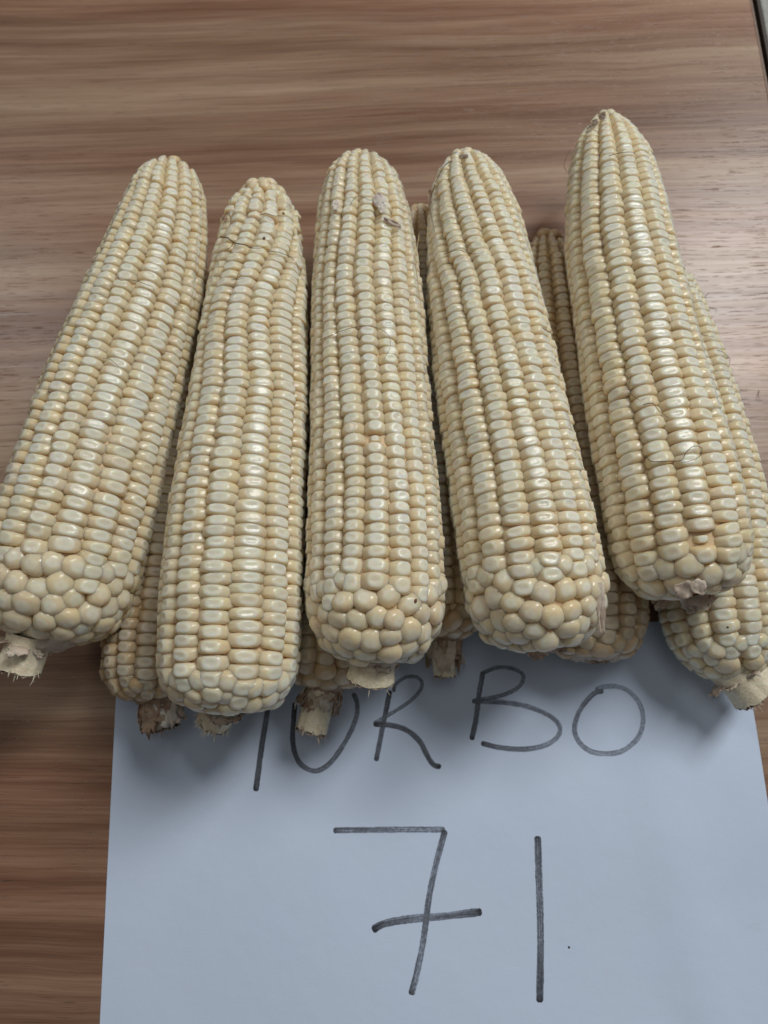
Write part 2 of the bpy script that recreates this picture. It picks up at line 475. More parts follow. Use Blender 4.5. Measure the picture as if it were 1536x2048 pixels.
# ------------------------------------------------------------------ kernel meshes
def kernel_mesh(kind, seed, nseg=16, low=False, mat=None):
    r = random.Random(seed)
    if kind == 'row':
        ex = 2.6 + r.uniform(-.25, .5); dent = r.uniform(0.0, 0.13)
        cw = r.uniform(-.04, .05)
        prof = [(0.0, 0, -dent), (0.28, .36, -dent * .55), (0.45 + cw, .62, -0.014), (0.52 + cw, .71, -.055), (0.61 + cw * .8, .80, -.15), (0.71 + cw * .5, .87, -.29), (0.81, .925, -.46), (0.90, .965, -.65), (0.97, .99, -.90), (1.0, 1.0, -1.3), (0.90, .80, -2.2)]
        rho = [0, .25, .44, .54, .70, .86, 1.02, 1.2, 1.5, 1.8, 2.0]
    elif kind == 'butt':
        ex = 2.15 + r.uniform(-.1, .3); dent = r.uniform(-0.02, 0.05)
        prof = [(0.0, -dent), (0.26, -0.012), (0.46, -0.055), (0.62, -0.14), (0.76, -0.27), (0.87, -0.43), (0.95, -0.62), (1.0, -0.88), (0.99, -1.2), (0.88, -1.7), (0.70, -2.2)]
        rho = [0, .36, .60, .76, .88, 1.0, 1.15, 1.3, 1.5, 1.8, 2.0]
    else:
        ex = 2.1; dent = -0.03
        prof = [(0.0, 0.03), (0.24, 0.0), (0.44, -0.08), (0.62, -0.2), (0.76, -0.36), (0.88, -0.55), (0.96, -0.75), (1.0, -1.0), (0.97, -1.3), (0.85, -1.7), (0.66, -2.2)]
        rho = [0, .45, .72, .85, .95, 1.05, 1.2, 1.35, 1.5, 1.8, 2.0]
    if low:
        idx = [0, 3, 5, 7, 9]
        prof = [prof[i] for i in idx]; rho = [rho[i] for i in idx]
    tx, ty = r.uniform(-.05, .05), r.uniform(-.05, .05)
    ox, oy = r.uniform(-.08, .08), r.uniform(-.08, .08)
    nz = r.uniform(0, 100)
    prof = [p if len(p) == 3 else (p[0], p[0], p[1]) for p in prof]
    V = [Vector((ox * 0.6, oy * 0.6, prof[0][2]))]; R = [rho[0]]
    for (q, qy, z), rh in zip(prof[1:], rho[1:]):
        for k in range(nseg):
            a = 2 * math.pi * k / nseg
            ca, sa = math.cos(a), math.sin(a)
            e_ = 2.35 + (ex - 2.35) * 0.4 + 1.0 * min(1, q) ** 3 if kind == 'row' else ex
            rad = (abs(ca) ** e_ + abs(sa) ** e_) ** (-1 / e_)
            rad *= 1 + (0.05 if kind == 'row' else 0.16) * noise.noise(Vector((ca * 1.3 + nz, sa * 1.3, q)))
            x, y = ca * rad * q, sa * rad * qy
            sh = 1 - q if q < 1 else 0
            rr_ = rh
            if kind == 'row':
                z_ = z * (1 - 0.66 * sa * sa) - 0.10 * x * x if z > -1.2 else z
                z_ += 0.03 * noise.noise(Vector((x * 2 + nz, y * 2, 4)))
            else:
                z_ = z + 0.05 * noise.noise(Vector((x * 2 + nz, y * 2, 4)))
            V.append(Vector((x + ox * sh, y + oy * sh, z_ + tx * x + ty * y)))
            R.append(rr_)
    n = len(prof) - 1
    F = [(0, 1 + k, 1 + (k + 1) % nseg) for k in range(nseg)]
    for j in range(n - 1):
        for k in range(nseg):
            a = 1 + j * nseg + k; b = 1 + j * nseg + (k + 1) % nseg
            F.append((a, a + nseg, b + nseg, b))
    F.append(tuple(1 + (n - 1) * nseg + k for k in range(nseg - 1, -1, -1)))
    return V, F, R

def attr_mesh(name, V, F, R, mat):
    me = new_mesh(name, V, F, mat)
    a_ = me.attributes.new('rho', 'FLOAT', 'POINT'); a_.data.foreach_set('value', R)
    return me
KM = {}
for mt in ('kernel', 'kernel_shaded'):
    for kind, cnt in (('row', 10), ('butt', 8), ('tip', 5)):
        KM[kind, mt] = [attr_mesh('kernel', *kernel_mesh(kind, s * 13 + 5), M[mt]) for s in range(cnt)]
KLOW = {k: kernel_mesh(k, 3, 10, True) for k in ('row', 'butt', 'tip')}

# ------------------------------------------------------------------ cob
def catmull_scalar(xs, ys, x):
    return float(np.interp(x, xs, ys))

class Cob:
    def __init__(s, pts, n_rows, pitch, label, twist=0.0, wave=(0, 0, 0), tip_len=0.030, tip_p=2.0, butt_len=0.022, butt_min=0.42,
                 mat='kernel', seed=1, butt_zone=0.026, tip_zone=0.012, mess=0.0, tweaks=(), butt_d=0.0086, phase=0.0, group=None, bend=((0, 0), (1, 0))):
        s.bend = bend
        """pts: (px, py, z, half width px) tip to butt"""
        s.r = random.Random(seed)
        P = [at(x, y, z) for x, y, z, w in pts]
        Rr = [w * (p - C0).dot(FWD) / FPX for p, (x, y, z, w) in zip(P, pts)]
        path = smooth_path(P, 0.002)
        L = [0.0]
        for a, b in zip(path, path[1:]): L.append(L[-1] + (b - a).length)
        s.path, s.L = path, np.array(L)
        s.len = L[-1]
        # arc length of the control points
        cs = []
        for p_ in P:
            i = min(range(len(path)), key=lambda k: (path[k] - p_).length)
            cs.append(L[i])
        s.cs, s.Rr = cs, Rr
        # smooth the radius control
        aa = np.linspace(0, s.len, 500)
        rr = np.interp(aa, cs, Rr)
        ker = np.ones(41) / 41
        rr = np.convolve(np.pad(rr, 20, mode='edge'), ker, 'valid')
        f = np.ones(500)
        k = aa < tip_len
        f[k] = np.clip(1 - (1 - aa[k] / tip_len) ** tip_p, 0, 1) ** (1 / tip_p)
        kb = aa > s.len - butt_len
        u = (aa[kb] - (s.len - butt_len)) / butt_len
        f[kb] = butt_min + (1 - butt_min) * np.sqrt(np.clip(1 - u ** 2.2, 0, 1))
        prof_r = rr * f
        # arc length along the profile
        ds = np.hypot(np.diff(aa), np.diff(prof_r))
        tau = np.concatenate([[0], np.cumsum(ds)])
        s.tau, s.aa, s.pr = tau, aa, prof_r
        s.T = tau[-1]
        s.mat, s.label = mat, label
        s.n, s.pitch, s.twist, s.wave = n_rows, pitch, twist, wave
        s.mess = mess
        s.phase = phase
        tg = s.axis(s.len * .5)[1]
        lowp = min((s.axis(a)[0].z - float(np.interp(a, aa, prof_r)) for a in np.linspace(0, s.len, 20)))
        mid = s.axis(s.len * .5)[0]
        s.root = thing('corn_cob', label, 'corn', (mid.x, mid.y, max(0, lowp)), 0, group)
        s.kern = []
        s.layout(butt_zone, tip_zone, butt_d)
        s.build(tweaks)

    def axis(s, a):
        L = s.L
        i = int(np.clip(np.searchsorted(L, a) - 1, 0, len(L) - 2))
        t = (a - L[i]) / (L[i + 1] - L[i])
        p = s.path[i].lerp(s.path[i + 1], t)
        i0, i1 = max(0, i - 3), min(len(L) - 1, i + 4)
        return p, (s.path[i1] - s.path[i0]).normalized()

    def frame(s, tau, phi):
        a = float(np.interp(tau, s.tau, s.aa)); r = float(np.interp(tau, s.tau, s.pr))
        e = 0.0006
        a0, a1 = np.interp([tau - e, tau + e], s.tau, s.aa); r0, r1 = np.interp([tau - e, tau + e], s.tau, s.pr)
        da, dr = float(a1 - a0), float(r1 - r0)
        q = math.hypot(da, dr) or 1.0
        da, dr = da / q, dr / q
        p, t = s.axis(a)
        side = t.cross(Vector((0, 0, 1))).normalized()      # tip->butt points to viewer: side to the left
        side = -side
        up = side.cross(t).normalized()
        if up.z < 0: up = -up
        rad = up * math.cos(phi) + side * math.sin(phi)
        n = (rad * da - t * dr).normalized()
        ax = (t * da + rad * dr).normalized()
        return p + rad * r, n, ax, r

    def phi_row(s, k, u):
        A, fr, ph = s.wave
        return (2 * math.pi * k / s.n + s.rj[k % s.n] + s.phase + s.twist * (u - 0.5) + A * math.sin(fr * u * 2 * math.pi + ph)
                + 0.035 * math.sin(u * 9 + s.r2[k % s.n]) + float(np.interp(u, [q[0] for q in s.bend], [q[1] for q in s.bend])))

    def layout(s, bz, tz, bd):
        r = s.r
        s.rj = [r.uniform(-.035, .035) + (0.03 if k % 2 else -0.03) for k in range(s.n)]
        s.r2 = [r.uniform(0, 6.28) for _ in range(s.n)]
        rows = []
        t_b = [s.T - bz - r.uniform(-.006, .006) for _ in range(s.n)]
        for k in range(s.n):
            t = tz + (s.pitch * 0.5 if k % 2 else 0) + r.uniform(0, .0025)
            ph = r.uniform(0, 6.28)
            while t < t_b[k]:
                u = t / s.T
                pt = s.pitch * (0.84 + 0.24 * u) * (1 + 0.05 * math.sin(u * 21 + ph))
                left = t_b[k] - t
                if left < 0.016: pt *= 1 + 0.35 * (1 - left / 0.016)
                pt *= 1 + r.uniform(-.06, .06)
                rad = float(np.interp(t, s.tau, s.pr))
                p0 = s.phi_row(k, u); pL = s.phi_row(k - 1, u); pR = s.phi_row(k + 1, u)
                w = 0.5 * (pR - pL) * rad
                mid = p0 * 0.5 + 0.25 * (pL + pR)
                rows.append([t + pt / 2, mid + r.uniform(-1, 1) * 0.013, w * 0.5, pt * 0.5, 'row'])
                t += pt
        # tip: drop rows where they would be too narrow
        out = []
        for (t, ph, hx, hy, kd) in rows:
            out.append([t, ph, hx, hy, kd])
        rows = [q for q in out if q[2] > 0.0019]
        narrow_end = min([q[0] for q in rows]) if rows else tz
        s.kern = rows
        s.kern += s.relax(s.T - bz - 0.001, s.T - 0.001, bd, [q for q in rows if q[0] > s.T - bz - 0.014], 'butt', 8)
        tt = max(tz, narrow_end - 0.002)
        s.kern += s.relax(0.0008, tt, 0.0052 + 0.001 * s.mess, [q for q in rows if q[0] < tt + 0.010], 'tip', 5)

    def loc(s, t, ph):
        a = np.interp(t, s.tau, s.aa); r = np.interp(t, s.tau, s.pr)
        return np.stack([a, r * np.cos(ph), r * np.sin(ph)], -1)

    def relax(s, t0, t1, d, fixed, kind, md):
        r = s.r
        T, PH = [], []
        t = t0 + d * 0.45; j = 0
        while t < t1:
            rad = float(np.interp(t, s.tau, s.pr))
            n = max(1, int(round(2 * math.pi * rad / d)))
            for k in range(n):
                T.append(t + r.uniform(-.25, .25) * d); PH.append(2 * math.pi * (k + 0.5 * (j % 2) + r.uniform(-.2, .2)) / n)
            t += d * 0.86; j += 1
        if not T: return []
        T = np.array(T); PH = np.array(PH)
        di = d * np.array([r.uniform(.84, 1.10) for _ in T]) if kind == 'butt' else d * np.ones(len(T))
        if fixed:
            FT = np.array([q[0] for q in fixed]); FP = np.array([q[1] for q in fixed]); FX = s.loc(FT, FP)
        for it in range(90):
            X = s.loc(T, PH)
            D = X[:, None] - X[None]
            dist = np.linalg.norm(D, axis=2) + np.eye(len(T))
            w = np.clip(1 - dist / ((di[:, None] + di[None]) * 0.56), 0, 1) * (1 - np.eye(len(T)))
            mv = (D / dist[..., None] * w[..., None]).sum(1) * d * 0.35
            if fixed:
                D2 = X[:, None] - FX[None]
                d2 = np.linalg.norm(D2, axis=2) + 1e-9
                w2 = np.clip(1 - d2 / (di[:, None] * 0.90), 0, 1)
                mv += (D2 / d2[..., None] * w2[..., None]).sum(1) * d * 0.35
            a, rd = np.interp(T, s.tau, s.aa), np.interp(T, s.tau, s.pr)
            e = 0.0005
            da = (np.interp(T + e, s.tau, s.aa) - np.interp(T - e, s.tau, s.aa)); dr = (np.interp(T + e, s.tau, s.pr) - np.interp(T - e, s.tau, s.pr))
            q = np.hypot(da, dr) + 1e-12; da, dr = da / q, dr / q
            er = mv[:, 1] * np.cos(PH) + mv[:, 2] * np.sin(PH)
            ep = -mv[:, 1] * np.sin(PH) + mv[:, 2] * np.cos(PH)
            T = np.clip(T + mv[:, 0] * da + er * dr, t0, t1)
            PH = PH + ep / np.maximum(rd, 0.003)
        X = s.loc(T, PH)
        allx = np.concatenate([X, FX]) if fixed else X
        out = []
        for i in range(len(T)):
            dd = np.sort(np.linalg.norm(allx - X[i], axis=1))[1:5]
            h = float(np.mean(dd[:3])) * 0.56 if len(dd) else d * 0.5
            h = 0.5 * h + 0.5 * float(di[i]) * 0.55
            h = min(max(h, d * 0.38), d * 0.64)
            out.append([float(T[i]), float(PH[i]), h * r.uniform(.97, 1.15), h * r.uniform(.88, 1.04), kind])
        return out

    def mat4(s, q):
        t, ph, hx, hy, kd = q
        p, n, ax, rad = s.frame(t, ph)
        r = s.r
        b = ax.cross(n).normalized()
        nn = (n + b * r.gauss(0, .045) + ax * r.gauss(0, .05)).normalized()
        if kd != 'row': nn = (nn + b * r.gauss(0, .13) + ax * r.gauss(0, .13)).normalized()
        if s.mess and t < 0.05: nn = (nn + b * r.gauss(0, .25 * s.mess) + ax * r.gauss(0, .25 * s.mess)).normalized()
        b = ax.cross(nn).normalized(); ax = nn.cross(b).normalized()
        rot = Matrix((b, ax, nn)).transposed()
        rz = r.gauss(0, .05) if kd == 'row' else r.uniform(-.6, .6)
        rot = rot @ Matrix.Rotation(rz, 3, 'Z')
        if kd == 'row':
            sc = (hx * r.uniform(1.00, 1.05), hy * 1.15, 0.0046)
        elif kd == 'butt':
            sc = (hx * 1.07, hy * 1.07, min(hx, hy) * 0.74)
        else:
            sc = (hx * 1.0, hy * 1.0, 0.0024)
        dz = r.gauss(0, .00024 if kd == 'row' else .00045)
        if s.mess and t < 0.05: dz += r.gauss(-.0003, .0009) * s.mess
        return p + nn * dz, rot, sc, nn

    def build(s, tweaks):
        base = s.root.location
        items = []
        for q in s.kern:
            p, rot, sc, nn = s.mat4(q)
            items.append([q, p, rot, sc, nn, (C0 - p).normalized().dot(nn)])
        for (x, y, k) in tweaks:
            best = min(items, key=lambda it: (Vector(to_px(it[1])) - Vector((x, y))).length + (500 if it[5] < 0 else 0))
            best[3] = tuple(c * k for c in best[3]); best[1] = best[1] - best[4] * (0.0015 if k < 1 else -0.0005)
        def vis(it):
            x, y = to_px(it[1])
            inside = -20 < x < 1556 and -20 < y < 2068
            return it[5] + (0 if inside else -2)
        items.sort(key=vis, reverse=True)
        V, F, R = [], [], []
        for i, (q, p, rot, sc, nn, f) in enumerate(items):
            if i < 300:
                me = s.r.choice(KM[q[4], s.mat])
                o = bpy.data.objects.new('kernel', me)
                COL.objects.link(o); o.parent = s.root
                o.matrix_local = Matrix.Translation(p - base) @ rot.to_4x4() @ Matrix.Diagonal((*sc, 1))
            else:
                kv, kf, kr = KLOW[q[4]]
                b0 = len(V)
                for v in kv:
                    V.append(p - base + rot @ Vector((v.x * sc[0], v.y * sc[1], v.z * sc[2])))
                F += [tuple(b0 + j for j in f_) for f_ in kf]
                R += kr
        if V:
            o = link('far_side_kernels', attr_mesh('far_side_kernels', V, F, R, M[s.mat]), s.root)
            o['kind'] = 'stuff'
        # core
        V, F = [], []
        ns, ng = 60, 24
        for i in range(ns + 1):
            t = s.T * (0.002 + 0.996 * i / ns)
            for k in range(ng):
                p, n, ax, rad = s.frame(t, 2 * math.pi * k / ng)
                V.append(p - n * min(0.0034, rad * 0.5) - base)
        for i in range(ns):
            for k in range(ng):
                F.append((i * ng + k, i * ng + (k + 1) % ng, (i + 1) * ng + (k + 1) % ng, (i + 1) * ng + k))
        F.append(tuple(range(ng - 1, -1, -1))); F.append(tuple(ns * ng + k for k in range(ng)))
        link('cob_core', new_mesh('cob_core', V, F, M['core']), s.root)

    def hit(s, x, y, extra=0.0012):
        """first point of the cob's surface along the sight line of pixel x, y"""
        r = ray(x, y).normalized()
        t = 0.15
        best = None
        A = [s.axis(a)[0] for a in np.linspace(0, s.len, 120)]
        PR = [float(np.interp(a, s.aa, s.pr)) for a in np.linspace(0, s.len, 120)]
        while t < 0.6:
            p = C0 + r * t
            for a, q in zip(A, PR):
                dd = (p - a).length - q - extra
                if dd < 0: return p
                if best is None or dd < best[0]: best = (dd, p)
            t += 0.0015
        return best[1]

    def stalk(s, tip_px, tip_z, rad, rad2=None, frayed=0, flakes=6, dark=False, cut=True, flake_len=0.010, mat='stalk', start=None, spread=1.0):
        r = s.r
        end, tg = s.axis(s.len)
        st = end - tg * 0.006 if start is None else start
        tip = at(tip_px[0], tip_px[1], tip_z)
        d = (tip - st); ln = d.length; d.normalize()
        rad2 = rad2 or rad
        b = d.cross(Vector((0, 0, 1))).normalized(); c = d.cross(b).normalized()
        base = s.root.location
        ng, nl = 48, 14
        bow = (b * r.uniform(-1, 1) + c * r.uniform(-1, 1)) * 0.0008
        V, F = [], []
        for i in range(nl + 1):
            u = i / nl
            rr = rad + (rad2 - rad) * u
            rr *= 1 + 0.14 * (1 - u) ** 3 + 0.05 * u ** 5
            for k in range(ng):
                a = 2 * math.pi * k / ng
                q = rr * (1 + 0.05 * noise.noise(Vector((math.cos(a) * 3, math.sin(a) * 3, s.r2[0] + u * 0.8))) + 0.02 * math.cos(a * 9 + s.r2[1]) + 0.035 * noise.noise(Vector((math.cos(a) * 11, math.sin(a) * 11, u * .6))))
                jag = 0 if i < nl else 0.0016 * noise.noise(Vector((a * 3.1, s.r2[2], 0)))
                V.append(st + d * (ln * u + jag * 0.7) + bow * math.sin(u * 3.1416) + (b * math.cos(a) + c * math.sin(a)) * q - base)
        for i in range(nl):
            for k in range(ng):
                F.append((i * ng + k, (i + 1) * ng + k, (i + 1) * ng + (k + 1) % ng, i * ng + (k + 1) % ng))
        so = link('stalk', new_mesh('stalk', V, F, M[mat]), s.root)
        # torn end face, rough and brown
        V, F = [], []
        nr = 5
        for j in range(nr + 1):
            q = rad2 * 1.06 * (1 - j / nr)
            for k in range(ng):
                a = 2 * math.pi * k / ng
                z = 0.0014 * noise.noise(Vector((math.cos(a) * q * 900, math.sin(a) * q * 900, s.r2[3]))) - (0.0016 * j / nr) + (0.0004 if j == 0 else 0)
                V.append(tip + d * (z + 0.0002) + (b * math.cos(a) + c * math.sin(a)) * q - base)
        for j in range(nr):
            for k in range(ng):
                F.append((j * ng + k, j * ng + (k + 1) % ng, (j + 1) * ng + (k + 1) % ng, (j + 1) * ng + k))
        o = link('torn_end', new_mesh('torn_end', V, F, M['torn']), so)
        # fibres at the torn end
        V, F = [], []
        for i in range(frayed):
            a = r.uniform(0, 6.283); q = rad2 * r.uniform(.75, 1.08)
            p0 = tip + (b * math.cos(a) + c * math.sin(a)) * q - d * r.uniform(0.0005, 0.002)
            outd = (b * math.cos(a) + c * math.sin(a))
            l_ = r.uniform(.0012, .0052)
            pts = [p0, p0 + d * l_ * .5 + outd * l_ * r.uniform(-.1, .25), p0 + d * l_ * r.uniform(.7, 1.1) + outd * l_ * r.uniform(-.3, .6)]
            w = r.uniform(.00012, .0005)
            sd = d.cross(outd).normalized()
            k0 = len(V)
            for j, pp in enumerate(pts):
                ww = w * (1, .8, .25)[j]
                V += [pp - sd * ww - base, pp + outd * ww * .6 - base, pp + sd * ww - base, pp - outd * ww * .4 - base]
            for j in range(2):
                for m_ in range(4):
                    F.append((k0 + j * 4 + m_, k0 + j * 4 + (m_ + 1) % 4, k0 + j * 4 + 4 + (m_ + 1) % 4, k0 + j * 4 + 4 + m_))
        if V:
            o = link('fibres', new_mesh('fibres', V, F, M['stalk' if not dark else 'husk']), so); o['kind'] = 'stuff'
        # rough collar of husk scars between the last kernels and the stub
        V, F = [], []
        rb = float(s.pr[-1]) * 1.10
        end2, tg2 = s.axis(s.len)
        b2 = tg2.cross(Vector((0, 0, 1))).normalized(); c2 = tg2.cross(b2).normalized()
        nr = 8
        for j in range(nr + 1):
            v = j / nr
            for k in range(36):
                a = 2 * math.pi * k / 36
                q = rb * (1 - v) + rad * 0.8 * v
                pc = end2.lerp(st + d * 0.006, v)
                z = -0.0030 * (1 - v) ** 2 + 0.0020 * math.sin(v * 3.1416) + 0.0016 * noise.noise(Vector((math.cos(a) * 4, math.sin(a) * 4, v * 3 + s.r2[4])))
                V.append(pc + tg2 * z + (b2 * math.cos(a) + c2 * math.sin(a)) * q * (1 + .10 * noise.noise(Vector((math.cos(a) * 2, math.sin(a) * 2, v * 2)))) - base)
        for j in range(nr):
            for k in range(36):
                F.append((j * 36 + k, j * 36 + (k + 1) % 36, (j + 1) * 36 + (k + 1) % 36, (j + 1) * 36 + k))
        link('husk_collar', new_mesh('husk_collar', V, F, M['husk_dark' if dark else 'husk']), s.root)
        for i in range(flakes):
            a = -math.pi / 2 + (i + r.uniform(-.35, .35)) * 2 * math.pi / flakes
            s.flake(st + d * 0.004, d, b * math.cos(a) + c * math.sin(a), rad * 0.95, flake_len * r.uniform(.6, 1.25), r.uniform(.003, .0065), 'husk_dark' if dark and i % 2 else ('chaff' if i % 5 == 4 else 'husk'), spread)

    def flake(s, p0, d, outd, r0, ln, wd, mat, spread=1.0, name='husk_remnant'):
        r = s.r
        base = s.root.location
        sd = d.cross(outd).normalized()
        nu_, nv_ = 8, 8
        sx = r.uniform(0, 50)
        V, F = [], []
        fl_ = r.uniform(.5, 1.3) * spread
        for j in range(nv_ + 1):
            v = j / nv_
            for i in range(nu_ + 1):
                u = i / nu_ - 0.5
                ww = wd * (1.1 - 0.45 * v + 0.25 * noise.noise(Vector((v * 4, sx, 1))))
                out = r0 + ln * 0.85 * fl_ * v * (1 - 0.2 * v)
                along = ln * ((0.55 + max(0, 1 - spread) * .6) * v - (0.35 * v * v if fl_ > .8 else 0))
                if j == nv_: along += ln * 0.28 * noise.noise(Vector((i * 1.1, sx, 5)))
                p = p0 + outd * (out - 0.6 * r0 * u * u) + sd * (u * 2 * ww) + d * along
                cr = 0.0012
                p = p + Vector((noise.noise(Vector((u * 5, v * 4, sx))), noise.noise(Vector((u * 5, v * 4, sx + 9))), noise.noise(Vector((u * 6, v * 5, sx + 20))))) * cr * (0.4 + 1.2 * v)
                V.append(p - base)
        for j in range(nv_):
            for i in range(nu_):
                a = j * (nu_ + 1) + i
                F.append((a, a + 1, a + nu_ + 2, a + nu_ + 1))
        o = link(name, new_mesh(name, V, F, M[mat]), s.root)
        so = o.modifiers.new('thickness', 'SOLIDIFY'); so.thickness = 0.00025; so.offset = 0
        return o

    def strand(s, pix, rad=0.00016, mat='silk', extra=0.0018, surf=None):
        """a dry silk hair lying over the kernels through the given pixels"""
        pts = []
        for q in pix:
            if len(q) == 3: pts.append(at(*q))
            else: pts.append(s.hit(q[0], q[1], extra))
        tube('silk_strand', pts, rad, mat, s.root)

def tube(name, pts, rad, mat, parent, wob=0.0003):
    P = smooth_path(pts, 0.0012)
    base = parent.location if parent else Vector((0, 0, 0))
    sd = random.uniform(0, 99)
    P = [p + Vector((noise.noise(Vector((i * .3, sd, 0))), noise.noise(Vector((i * .3, sd, 7))), noise.noise(Vector((i * .3, sd, 3))))) * wob for i, p in enumerate(P)]
    V, F = [], []
    n = len(P)
    for i, p in enumerate(P):
        t = (P[min(i + 1, n - 1)] - P[max(i - 1, 0)]).normalized()
        a = t.cross(Vector((0.1, 0.2, 1))).normalized(); b = t.cross(a)
        rr = rad * (1 - 0.6 * (i / (n - 1)) ** 2)
        for k in range(5):
            an = 2 * math.pi * k / 5
            V.append(p + (a * math.cos(an) + b * math.sin(an)) * rr - base)
    for i in range(n - 1):
        for k in range(5):
            F.append((i * 5 + k, i * 5 + (k + 1) % 5, i * 5 + 5 + (k + 1) % 5, i * 5 + 5 + k))
    return link(name, new_mesh(name, V, F, M[mat]), parent)

def mm(lst):
    return [(x, y, z / 1000, w) for x, y, z, w in lst]

GU = 'corn cobs lying on top of the others'
GL = 'corn cobs lying underneath on the table'
# ------------------------------------------------------------------ lower layer
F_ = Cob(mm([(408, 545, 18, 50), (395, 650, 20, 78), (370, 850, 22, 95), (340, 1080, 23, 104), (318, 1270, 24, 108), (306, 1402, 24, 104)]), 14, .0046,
         'corn cob underneath, wedged between the two leftmost top cobs, end reaching over the paper corner', mat='kernel_shaded', seed=21, butt_zone=.010, butt_d=.0084, butt_len=.016, phase=.12, group=GL)
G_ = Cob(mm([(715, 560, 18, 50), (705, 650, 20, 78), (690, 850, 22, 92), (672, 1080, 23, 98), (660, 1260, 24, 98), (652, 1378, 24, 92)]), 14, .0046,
         'corn cob underneath in deep shade, its stub covering part of the letter U', mat='kernel_shaded', seed=22, butt_zone=.018, group=GL)
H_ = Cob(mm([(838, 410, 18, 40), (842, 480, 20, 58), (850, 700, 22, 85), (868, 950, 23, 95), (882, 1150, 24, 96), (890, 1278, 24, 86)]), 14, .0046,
         'corn cob underneath, only its thin pale stub showing above the letters R and B', mat='kernel_shaded', seed=23, butt_zone=.018, group=GL)
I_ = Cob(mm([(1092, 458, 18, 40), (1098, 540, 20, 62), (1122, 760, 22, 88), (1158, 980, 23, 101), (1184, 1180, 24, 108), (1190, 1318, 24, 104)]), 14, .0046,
         'corn cob underneath, its blunt end without a stub above the letter O', mat='kernel_shaded', seed=24, butt_zone=.014, butt_min=.5, group=GL)
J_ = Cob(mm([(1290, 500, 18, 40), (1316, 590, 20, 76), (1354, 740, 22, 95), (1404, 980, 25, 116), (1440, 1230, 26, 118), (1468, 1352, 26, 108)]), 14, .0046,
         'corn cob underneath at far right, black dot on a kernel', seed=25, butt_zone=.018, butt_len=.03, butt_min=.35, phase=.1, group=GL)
# ------------------------------------------------------------------ upper layer
A_ = Cob(mm([(344, 333, 44, 60), (326, 450, 48, 90), (288, 600, 50, 116), (223, 800, 52, 136), (166, 1000, 54, 150), (126, 1140, 54, 153), (98, 1280, 52, 144)]), 16, .0045,
         'leftmost top corn cob, leaning left, thick pale cut stub over the bare table', twist=.15, wave=(.08, .9, 0), seed=31, butt_zone=.038, tip_len=.024, tip_p=2.7, group=GU)
B_ = Cob(mm([(541, 364, 44, 50), (530, 400, 46, 64), (520, 500, 48, 90), (514, 600, 50, 102), (498, 800, 54, 120), (478, 1000, 58, 134), (464, 1200, 60, 143), (458, 1320, 60, 142), (452, 1420, 58, 132)]), 14, .0045,
         'second top corn cob from the left, ragged tip with brown threads, short frayed stub', twist=-.10, wave=(.02, 1.0, 1.2), bend=((0, .36), (.14, .38), (.2, .24), (.25, .05), (.31, -.14), (.36, -.18), (.48, .0), (1, 0)), seed=32, mess=.55, tip_zone=.020, butt_zone=.020, tip_len=.024, tip_p=1.7, butt_len=.018, butt_d=.0084, group=GU)
C_ = Cob(mm([(729, 324, 44, 55), (724, 360, 46, 76), (728, 450, 48, 98), (735, 600, 50, 113), (741, 800, 54, 122), (748, 1000, 58, 133), (750, 1150, 60, 142), (749, 1250, 60, 142), (746, 1322, 58, 132)]), 18, .0046,
         'middle top corn cob, white fluff and a torn brown bit near its tip', twist=.05, wave=(.04, 1.1, 3.0), bend=((0, .15), (.2, .15), (.34, -.02), (1, 0)), seed=33, butt_zone=.036, butt_len=.026, tip_len=.022, tip_p=2.6, tweaks=[(742, 866, .55)], group=GU)
D_ = Cob(mm([(928, 315, 44, 50), (934, 360, 46, 70), (948, 450, 48, 96), (967, 600, 50, 115), (1000, 800, 54, 129), (1038, 1000, 58, 138), (1056, 1100, 60, 143), (1072, 1200, 60, 142), (1084, 1296, 58, 130)]), 16, .0043,
         'fourth top corn cob from the left, dry husk strip beside its blunt end', twist=.05, wave=(.02, .9, 4.6), bend=((0, -.5), (.13, -.47), (.2, -.35), (.27, -.22), (.35, -.03), (.5, .02), (.7, .06), (1, 0)), seed=34, butt_zone=.036, butt_len=.022, tip_len=.022, tip_p=2.4, group=GU)
E_ = Cob(mm([(1211, 232, 46, 50), (1217, 300, 50, 74), (1228, 400, 52, 97), (1240, 500, 54, 107), (1258, 600, 56, 113), (1296, 800, 60, 125), (1334, 960, 62, 136), (1360, 1090, 62, 139), (1380, 1192, 60, 128)]), 14, .0045,
         'rightmost top corn cob, reaching furthest up the table, brown threads on it', twist=-.30, wave=(.05, .8, 4.0), seed=35, butt_zone=.020, butt_len=.022, tip_len=.036, butt_d=.0102, tweaks=[(1400, 1082, .5)], group=GU)

# stubs, husk remnants
A_.stalk((36, 1336), .057, .0078, .0084, frayed=40, flakes=6, flake_len=.007, start=at(60, 1266, .060))
B_.stalk((428, 1440), .050, .0064, .0066, frayed=90, flakes=9, flake_len=.0075)
C_.stalk((741, 1358), .054, .0086, .0092, frayed=26, flakes=9, flake_len=.0055)
D_.stalk((1100, 1270), .050, .0050, .0050, frayed=24, flakes=9, flake_len=.008)
E_.stalk((1374, 1172), .050, .0060, .0060, frayed=10, flakes=8, flake_len=.010)
F_.stalk((326, 1456), .022, .0066, .0070, frayed=40, flakes=16, dark=True, flake_len=.012, mat='husk', spread=.4)
G_.stalk((622, 1462), .022, .0064, .0066, frayed=60, flakes=15, dark=True, flake_len=.011, spread=.4)
H_.stalk((889, 1350), .020, .0056, .0046, frayed=24, flakes=14, dark=True, flake_len=.013, spread=.35)
I_.stalk((1188, 1306), .022, .0060, .0060, frayed=0, flakes=3, flake_len=.004)
